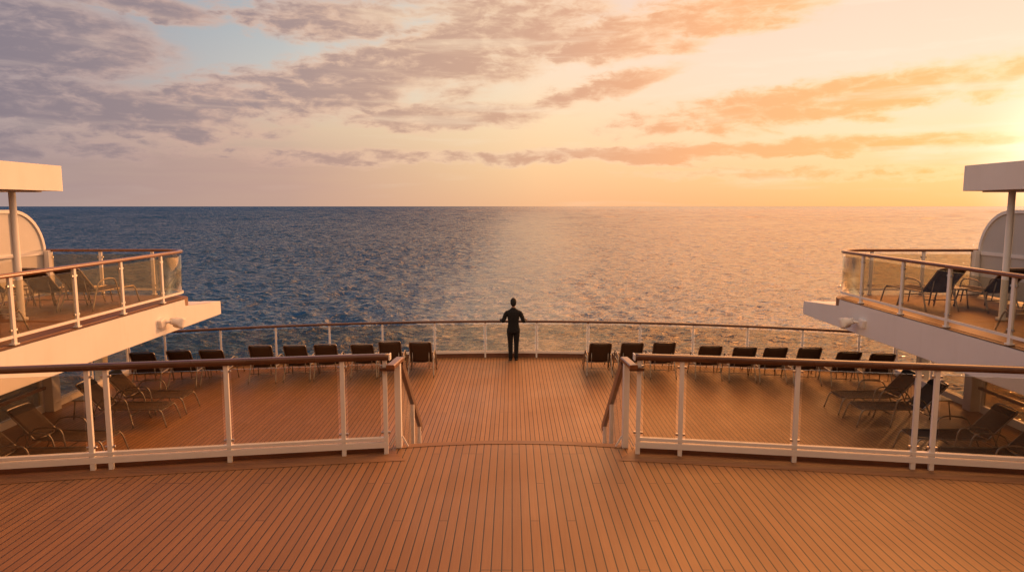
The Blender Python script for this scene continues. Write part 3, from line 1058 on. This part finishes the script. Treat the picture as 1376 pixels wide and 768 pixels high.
    # canopy with its column
    cn = thing('canopy', f'thick {"sunlit cream" if sg < 0 else "shaded grey-white"} roof slab on a round column above the {side} balcony', 'canopy', (sg * 8.86, 12.3, BZ), 'canopies above the balconies')
    cpts = []
    r = .12 if sg < 0 else .24
    cxi = 8.36 if sg < 0 else 8.34
    for k in range(7):
        a = math.pi - (math.pi / 2) * k / 6
        cpts.append((cxi + r + math.cos(a) * r, 13.02 - r + math.sin(a) * r))
    cpts = [(cxi, 0.5)] + cpts + [(13.5, 13.02), (13.5, 0.5)]
    cpts = [(sg * x, y) for x, y in cpts]
    if sg > 0:
        cpts = list(reversed(cpts))
    MB().poly_prism(cpts, 4.68, 5.14).build('roof_slab', M['white'], cn)
    # [(sg * (8.66 if abs(x) < 9 else abs(x)), min(y, 12.96)) for x, y in cpts]
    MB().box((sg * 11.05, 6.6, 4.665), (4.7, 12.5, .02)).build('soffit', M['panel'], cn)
    MB().tube([(sg * 8.86, 12.3, BZ), (sg * 8.86, 12.3, BZ + .05), (sg * 8.86, 12.3, BZ + .05), (sg * 8.86, 12.3, 4.655)], [.10, .10, .056, .056], 20).build('column', M['white'], cn)

    # floodlight on the beam
    fx, fy, fz = BX - .05, 14.35, 1.98
    fl = thing('floodlight', f'small {"sunlit pale" if sg < 0 else "shaded grey"} floodlight on the side of the {side} balcony beam', 'floodlight', (sg * fx, fy, fz), 'floodlights on the balcony beams')
    MB().box((sg * (BX - .05), fy - .16, fz + .0), (.09, .20, .17), Matrix.Rotation(R(12), 3, 'X'), .02).build('mounting_box', M['post'], fl)
    MB().tube([(sg * (BX - .08), fy - .10, fz), (sg * (BX - .17), fy + .02, fz + .01)], .028, 10).build('arm', M['post'], fl)
    ax = Vector((-sg * .50, .80, -.34)).normalized()
    sx_ = ax.cross(Vector((0, 0, 1))).normalized()
    uz_ = sx_.cross(ax)
    c0 = Vector((sg * (BX - .17), fy + .02, fz + .01))

    def hood(t, rad, sq):
        o_ = []
        for k in range(24):
            a = 2 * math.pi * k / 24
            ca_, sa_ = math.cos(a), math.sin(a)
            q_ = (1 - sq) + sq / max(abs(ca_), abs(sa_))
            o_.append(c0 + ax * t + (sx_ * ca_ + uz_ * sa_ * .85) * rad * q_)
        return o_
    hd = MB().loft([hood(-.03, .05, 0), hood(-.02, .08, 0), hood(.09, .09, .1), hood(.12, .12, .9), hood(.21, .135, .95)]).build('lamp_head', M['post'], fl)
    MB().loft([hood(.2115, .118, .95), hood(.216, .116, .95)], smooth=False).build('lens', M['lens'], hd)


# ------------------------------------------------------------------ sun loungers
def make_lounger(angle, name='sun_lounger'):
    """local: +Y towards the feet, hip at the origin"""
    root = thing(name, '', 'sun lounger', (0, 0, 0), None, True)
    ca, sa = math.cos(R(angle)), math.sin(R(angle))
    hz = .36
    W = .265

    def bk(x, s_, off=0.0):
        return Vector((x, -ca * s_ - sa * off, hz + sa * s_ - ca * off))
    # seat sling, sagging a little
    def sling(fn, n, sag, th=.012):
        mb = MB()
        rings = []
        for i in range(n + 1):
            ring = []
            for k in range(7):
                x = -W + 2 * W * k / 6
                ring.append(fn(x, i / n, sag * (1 - (x / W) ** 2)))
            for k in range(6, -1, -1):
                x = -W + 2 * W * k / 6
                ring.append(fn(x, i / n, sag * (1 - (x / W) ** 2) + th))
            rings.append(ring)
        mb.loft(rings)
        return mb
    sling(lambda x, t, o: Vector((x, .02 + 1.17 * t, hz + .012 - .02 * math.sin(math.pi * t) - o)), 12, .02).build('seat', M['sling'], root)
    b = sling(lambda x, t, o: bk(x, .02 + .66 * t, o - .012), 8, .022).build('backrest', M['sling'], root)
    h = MB().box((0, 0, 0), (2 * W + .005, .10, .022), None, .009).build('headrest', M['sling_dark'], b)
    # back frame
    mb = MB()
    mb.tube(smooth_path([bk(-W - .012, -.02), bk(-W - .012, .45), bk(-W - .008, .66), bk(-W + .05, .705), bk(0, .712), bk(W - .05, .705), bk(W + .008, .66), bk(W + .012, .45), bk(W + .012, -.02)], 4), .0135, 8)
    mb.build('back_frame', M['frame'], b)
    # seat frame with bent foot legs
    mb = MB()
    for s in (-1, 1):
        x = s * (W + .014)
        mb.tube(smooth_path([(x, -.04, hz), (x, .5, hz), (x, 1.08, hz), (x, 1.17, hz - .025), (x + s * .012, 1.22, hz - .10), (x + s * .03, 1.30, .0)], 5), .0145, 8)
    mb.tube([(-W - .014, 1.175, hz - .03), (W + .014, 1.175, hz - .03)], .013, 8)
    mb.tube([(-W - .014, .02, hz - .01), (W + .014, .02, hz - .01)], .013, 8)
    mb.build('seat_frame', M['frame'], root)
    for s in (-1, 1):
        x = s * (W + .048)
        MB().tube(smooth_path([(x + s * .02, -.26, 0), (x, -.10, .34), (x, -.02, .50), (x, .08, .575), (x, .28, .60), (x, .45, .585), (x, .53, .51), (x + s * .008, .57, .34), (x + s * .03, .66, 0)], 5), .0145, 8).build('armrest', M['frame'], root)
    mb = MB()
    mb.tube([(-W - .05, -.155, .22), (W + .05, -.155, .22)], .011, 8)
    MB().tube([(-W - .05, .595, .24), (W + .05, .595, .24)], .011, 8).build('stretcher', M['frame'], root)
    mb.tube([bk(-W * .8, .36, .02), Vector((-W * .8, -.17, .22))], .010, 6)
    mb.tube([bk(W * .8, .36, .02), Vector((W * .8, -.17, .22))], .010, 6)
    mb.build('back_support', M['frame'], root)
    # headrest lies across the top of the back
    c = bk(0, .60, -.026)
    h.matrix_local = Matrix.Translation(c) @ Matrix.Rotation(-R(angle), 4, 'X')
    return root


def copy_tree(o, parent=None):
    c = o.copy()
    COL.objects.link(c)
    if parent is not None:
        c.parent = parent
        c.matrix_parent_inverse = o.matrix_parent_inverse
    for ch in list(o.children):
        copy_tree(ch, c)
    return c


up_protos = [make_lounger(a) for a in (58, 55, 62)]
side_proto = make_lounger(46)
used = set()


def put(proto, loc, face, label, group, ang=None):
    """face: degrees from +Y (aft), positive to the right"""
    key = proto
    if key in used:
        o = copy_tree(proto)
    else:
        used.add(key)
        o = proto
    o.location = loc
    o.rotation_euler = (0, 0, -R(face))
    o['label'] = label
    o['group'] = group
    return o


ORD = ['first', 'second', 'third', 'fourth', 'fifth', 'sixth', 'seventh', 'eighth', 'ninth']
left_px = [564.5, 523.5, 486.5, 437, 396, 349, 284, 240, 191]
right_px = [807, 850, 893.5, 955, 1001, 1043, 1089.5, 1141, 1186]
for side, row in (('left', left_px), ('right', right_px)):
    for i, p in enumerate(row):
        Y = 17.3
        for _ in range(6):
            dep = Y * math.cos(PITCH) + 3.6 * math.sin(PITCH)
            X = (p - 688) / F_PX * dep
            Y = 17.42 - X * X / 56
        face = 0.25 * math.degrees(math.asin(X / LR)) + random.uniform(-2.5, 2.5)
        f = Vector((math.sin(R(face)), math.cos(R(face)), 0))
        loc = Vector((X, Y, 0)) + f * 0.34
        where = {0: f'black sun lounger facing the sea next to the central aisle, {side} row',
                 8: f'outermost black sun lounger of the {side} stern row, under the balcony beam'}.get(
            i, f'{ORD[i]} black sun lounger {side} of the central aisle, its back to the stairs')
        put(up_protos[(i * 2 + (side == 'right') + i // 4) % 3], loc, face, where, 'sun loungers facing the stern rail')

for sg, side in ((-1, 'left'), (1, 'right')):
    names = ['farthest of the loungers pointing inboard on the {} of the lower deck',
             'second-farthest lounger pointing inboard on the {} of the lower deck',
             'raised-back lounger in front of the windbreak, {} side of the lower deck',
             'closest lounger behind the foreground railing glass, {} edge of the picture']
    for k, yc in enumerate((14.57, 13.67, 11.88, 10.92)):
        loc = (sg * (6.98 + 1.24 + (.08 if k > 1 else 0)), yc, 0)
        put(side_proto, loc, -sg * (90 + random.uniform(-3, 3)), names[k].format(side), 'sun loungers pointing inboard on the lower deck')
    if sg < 0:
        bal = [(8.52, 13.6, 4, 'lounger facing aft closest to the inboard rail of the left balcony'),
               (9.2, 13.55, 2, 'lounger facing aft in the middle of the left balcony, between two others'),
               (10.25, 13.5, 3, 'lounger facing aft on the left balcony beside the partition screen'),
               (9.15, 10.55, 66, 'nearest lounger on the left balcony, its feet pointing inboard')]
    else:
        bal = [(8.42, 13.6, 3, 'lounger facing aft closest to the inboard rail of the right balcony'),
               (9.55, 13.5, 5, 'lounger facing aft on the right balcony between side table and screen'),
               (10.3, 11.9, 8, 'lounger on the right balcony beside the partition screen, cut off by the frame'),
               (9.15, 10.55, 66, 'nearest lounger on the right balcony, its feet pointing inboard')]
    for x, y, fa, lb in bal:
        put(side_proto, (sg * x, y, BZ), -sg * fa, lb, 'sun loungers on the balconies')


def make_table(loc, label, first=[None]):
    if first[0] is None:
        t = thing('side_table', label, 'side table', (0, 0, 0), 'low side tables', True)
        MB().box((0, 0, .40), (.46, .46, .028), None, .01).build('tabletop', M['tabletop'], t)
        for sx_ in (-1, 1):
            for sy_ in (-1, 1):
                MB().tube([(sx_ * .18, sy_ * .18, .386), (sx_ * .215, sy_ * .215, 0)], .014, 8).build('leg', M['frame'], t)
        first[0] = t
    else:
        t = copy_tree(first[0])
    t.location = loc
    t['label'] = label
    return t


make_table((8.98, 13.95, BZ), 'low pale side table between two loungers on the right balcony')
make_table((-9.72, 13.95, BZ), 'low pale side table between two loungers on the left balcony')
make_table((-8.9, 14.12, 0), 'low side table between the two farthest inboard-pointing loungers, left lower deck')
make_table((8.9, 14.12, 0), 'low side table between the two farthest inboard-pointing loungers, right lower deck')


# ------------------------------------------------------------------ the person at the rail
def skin_mesh(verts, edges, radii, root_i, levels=2):
    me = bpy.data.meshes.new('tmp')
    me.from_pydata(verts, edges, [])
    o = bpy.data.objects.new('tmp', me)
    COL.objects.link(o)
    md = o.modifiers.new('s', 'SKIN')
    md.use_smooth_shade = True
    sv_ = me.skin_vertices[0].data
    for i, r_ in enumerate(radii):
        sv_[i].radius = r_ if isinstance(r_, tuple) else (r_, r_)
        sv_[i].use_root = (i == root_i)
    ss = o.modifiers.new('ss', 'SUBSURF')
    ss.levels = levels
    ss.render_levels = levels
    dg = bpy.context.evaluated_depsgraph_get()
    res = bpy.data.meshes.new_from_object(o.evaluated_get(dg))
    bpy.data.objects.remove(o)
    bpy.data.meshes.remove(me)
    return res


PX_, PY_ = 0.04, 19.47


def build_person():
    root = thing('person', 'person in a black suit seen from behind, both hands on the stern rail', 'person', (PX_, PY_, 0), None, True)
    V, E, Rd = [], [], []

    def add(p, r_, par=None):
        V.append(p); Rd.append(r_)
        if par is not None:
            E.append((par, len(V) - 1))
        return len(V) - 1
    # body; +Y is the way the person faces; stands 1.78 m
    pel = add((0, 0, .95), (.15, .105))
    w1 = add((0, .0, 1.10), (.135, .095), pel)
    ch = add((0, .01, 1.27), (.160, .105), w1)
    up = add((0, .0, 1.40), (.105, .070), ch)
    nk = add((0, .01, 1.50), (.055, .055), up)
    nk2 = add((0, .025, 1.56), (.052, .054), nk)
    hd = add((0, .03, 1.64), (.064, .080), nk2)
    hd2 = add((0, .025, 1.70), (.066, .084), hd)
    hd3 = add((0, .02, 1.74), (.040, .05), hd2)
    for s in (-1, 1):
        hip = add((s * .095, 0, .86), (.088, .09), pel)
        kn = add((s * .085, .012, .48), .058, hip)
        cf = add((s * .082, -.012, .33), .054, kn)
        an = add((s * .078, -.01, .09), .040, cf)
        ft = add((s * .085, .05, .04), .036, an)
        add((s * .095, .15, .03), .034, ft)
        sh = add((s * .175, .0, 1.375), .045, up)
        elb = add((s * .285, -.02, 1.14), .034, sh)
        wr = add((s * .345, .26, 1.125), .030, elb)
        pm = add((s * .36, .335, 1.135), (.036, .020), wr)
        # fingers over the rail, thumb along it
        for k, (dx_, ln) in enumerate(((-.03, .062), (-.010, .072), (.010, .068), (.030, .052))):
            f1 = add((s * (.36 + dx_), .335 + ln * .55, 1.138), .0095, pm)
            f2 = add((s * (.36 + dx_ * 1.1), .335 + ln * 1.0, 1.125), .0088, f1)
            add((s * (.36 + dx_ * 1.1), .335 + ln * 1.12, 1.098), .0078, f2)
        t1 = add((s * (.36 - .045), .315, 1.128), .011, pm)
        add((s * (.36 - .068), .345, 1.120), .009, t1)
    me = skin_mesh(V, E, Rd, pel)
    me.name = 'body'
    me.materials.clear()
    me.materials.append(M['skin'])
    # face relief: nose, brow and chin on the forward side of the head
    for v in me.vertices:
        z = v.co.z
        if z > 1.57 and v.co.y > .07 and abs(v.co.x) < .05:
            v.co.y += .022 * math.exp(-((z - 1.655) / .018) ** 2 - (v.co.x / .014) ** 2)
            v.co.y -= .008 * math.exp(-((z - 1.685) / .010) ** 2 - ((abs(v.co.x) - .03) / .012) ** 2)
            v.co.y += .008 * math.exp(-((z - 1.59) / .016) ** 2 - (v.co.x / .025) ** 2)
    body = bpy.data.objects.new('body', me)
    COL.objects.link(body)
    body.parent = root
    # ears
    for s in (-1, 1):
        MB().loft([[Vector((s * (.074 + .012 * q), .015 + .020 * math.cos(a) * (1 - .5 * q), 1.665 + .034 * math.sin(a) * (1 - .35 * q))) for a in [2 * math.pi * k / 10 for k in range(10)]] for q in (0, .6, 1)]).build('ear', M['skin'], body)

    def ring(c, rx, ry, n=20, tilt=0.0, power=2.4):
        out_ = []
        for k in range(n):
            a = 2 * math.pi * k / n
            cx_, sy_ = math.cos(a), math.sin(a)
            x_ = rx * math.copysign(abs(cx_) ** (2 / power), cx_)
            y_ = ry * math.copysign(abs(sy_) ** (2 / power), sy_)
            out_.append(Vector((c[0] + x_, c[1] + y_, c[2] + tilt * y_)))
        return out_
    # jacket: fitted waist, skirt to the seat, squared shoulders
    mb = MB()
    mb.loft([ring((0, 0, z_), rx * .93, ry * .95) for z_, rx, ry in
             ((.80, .195, .145), (.84, .198, .148), (.92, .192, .145), (1.02, .172, .130), (1.10, .164, .124), (1.20, .176, .128), (1.30, .192, .130),
              (1.38, .216, .120), (1.415, .212, .108), (1.446, .180, .090), (1.478, .112, .074), (1.515, .070, .068), (1.53, .066, .066))])
    for s in (-1, 1):
        mb.tube(smooth_path([(s * .120, 0, 1.380), (s * .192, -.002, 1.362), (s * .250, -.012, 1.25), (s * .288, -.022, 1.145), (s * .315, .06, 1.128), (s * .335, .20, 1.125), (s * .342, .255, 1.126)], 4),
                [.074 - .030 * min(1, k / 20) for k in range(25)], 14)
    mb.build('jacket', M['suit'], root)
    mb = MB()
    for s in (-1, 1):
        mb.loft([ring((s * x_, y_, z_), rx, ry, 16) for z_, x_, y_, rx, ry in
                 ((.055, .080, -.002, .058, .075), (.12, .080, -.005, .058, .068), (.33, .083, -.008, .066, .072), (.48, .086, .008, .070, .076), (.66, .090, .004, .084, .090), (.84, .092, 0, .100, .120), (.92, .085, 0, .100, .125))])
    mb.build('trousers', M['suit'], root)
    for s in (-1, 1):
        MB().loft([ring((s * .085, .035, 0), .046, .125, 16), ring((s * .085, .035, .018), .048, .128, 16), ring((s * .084, .03, .05), .045, .115, 16), ring((s * .082, .005, .085), .040, .06, 16)]).build('shoe', M['shoe'], root)
    # short dark hair
    mb = MB()
    mb.loft([ring((0, y_, z_), rx, ry, 18, 0.3, 2.0) for z_, y_, rx, ry in
             ((1.585, -.030, .052, .045), (1.62, -.018, .076, .075), (1.66, -.008, .086, .092), (1.70, 0, .088, .100), (1.74, .006, .080, .094), (1.772, .010, .060, .072), (1.793, .012, .034, .040), (1.80, .012, .010, .012))])
    mb.build('hair', M['hair'], root)


build_person()

# ------------------------------------------------------------------ render settings
sc.render.engine = 'CYCLES'
sc.cycles.use_denoising = True
sc.cycles.denoiser = 'OPENIMAGEDENOISE'
sc.cycles.max_bounces = 8
sc.cycles.transparent_max_bounces = 32
sc.cycles.sample_clamp_indirect = 6.0
sc.cycles.caustics_reflective = False
sc.cycles.caustics_refractive = False
vs_ = sc.view_settings
vs_.view_transform = 'Standard'
vs_.look = 'None'
vs_.exposure = 0.0
vs_.gamma = 1.0
vs_.use_curve_mapping = False
for o in bpy.data.objects:
    if 'local' in o:
        del o['local']
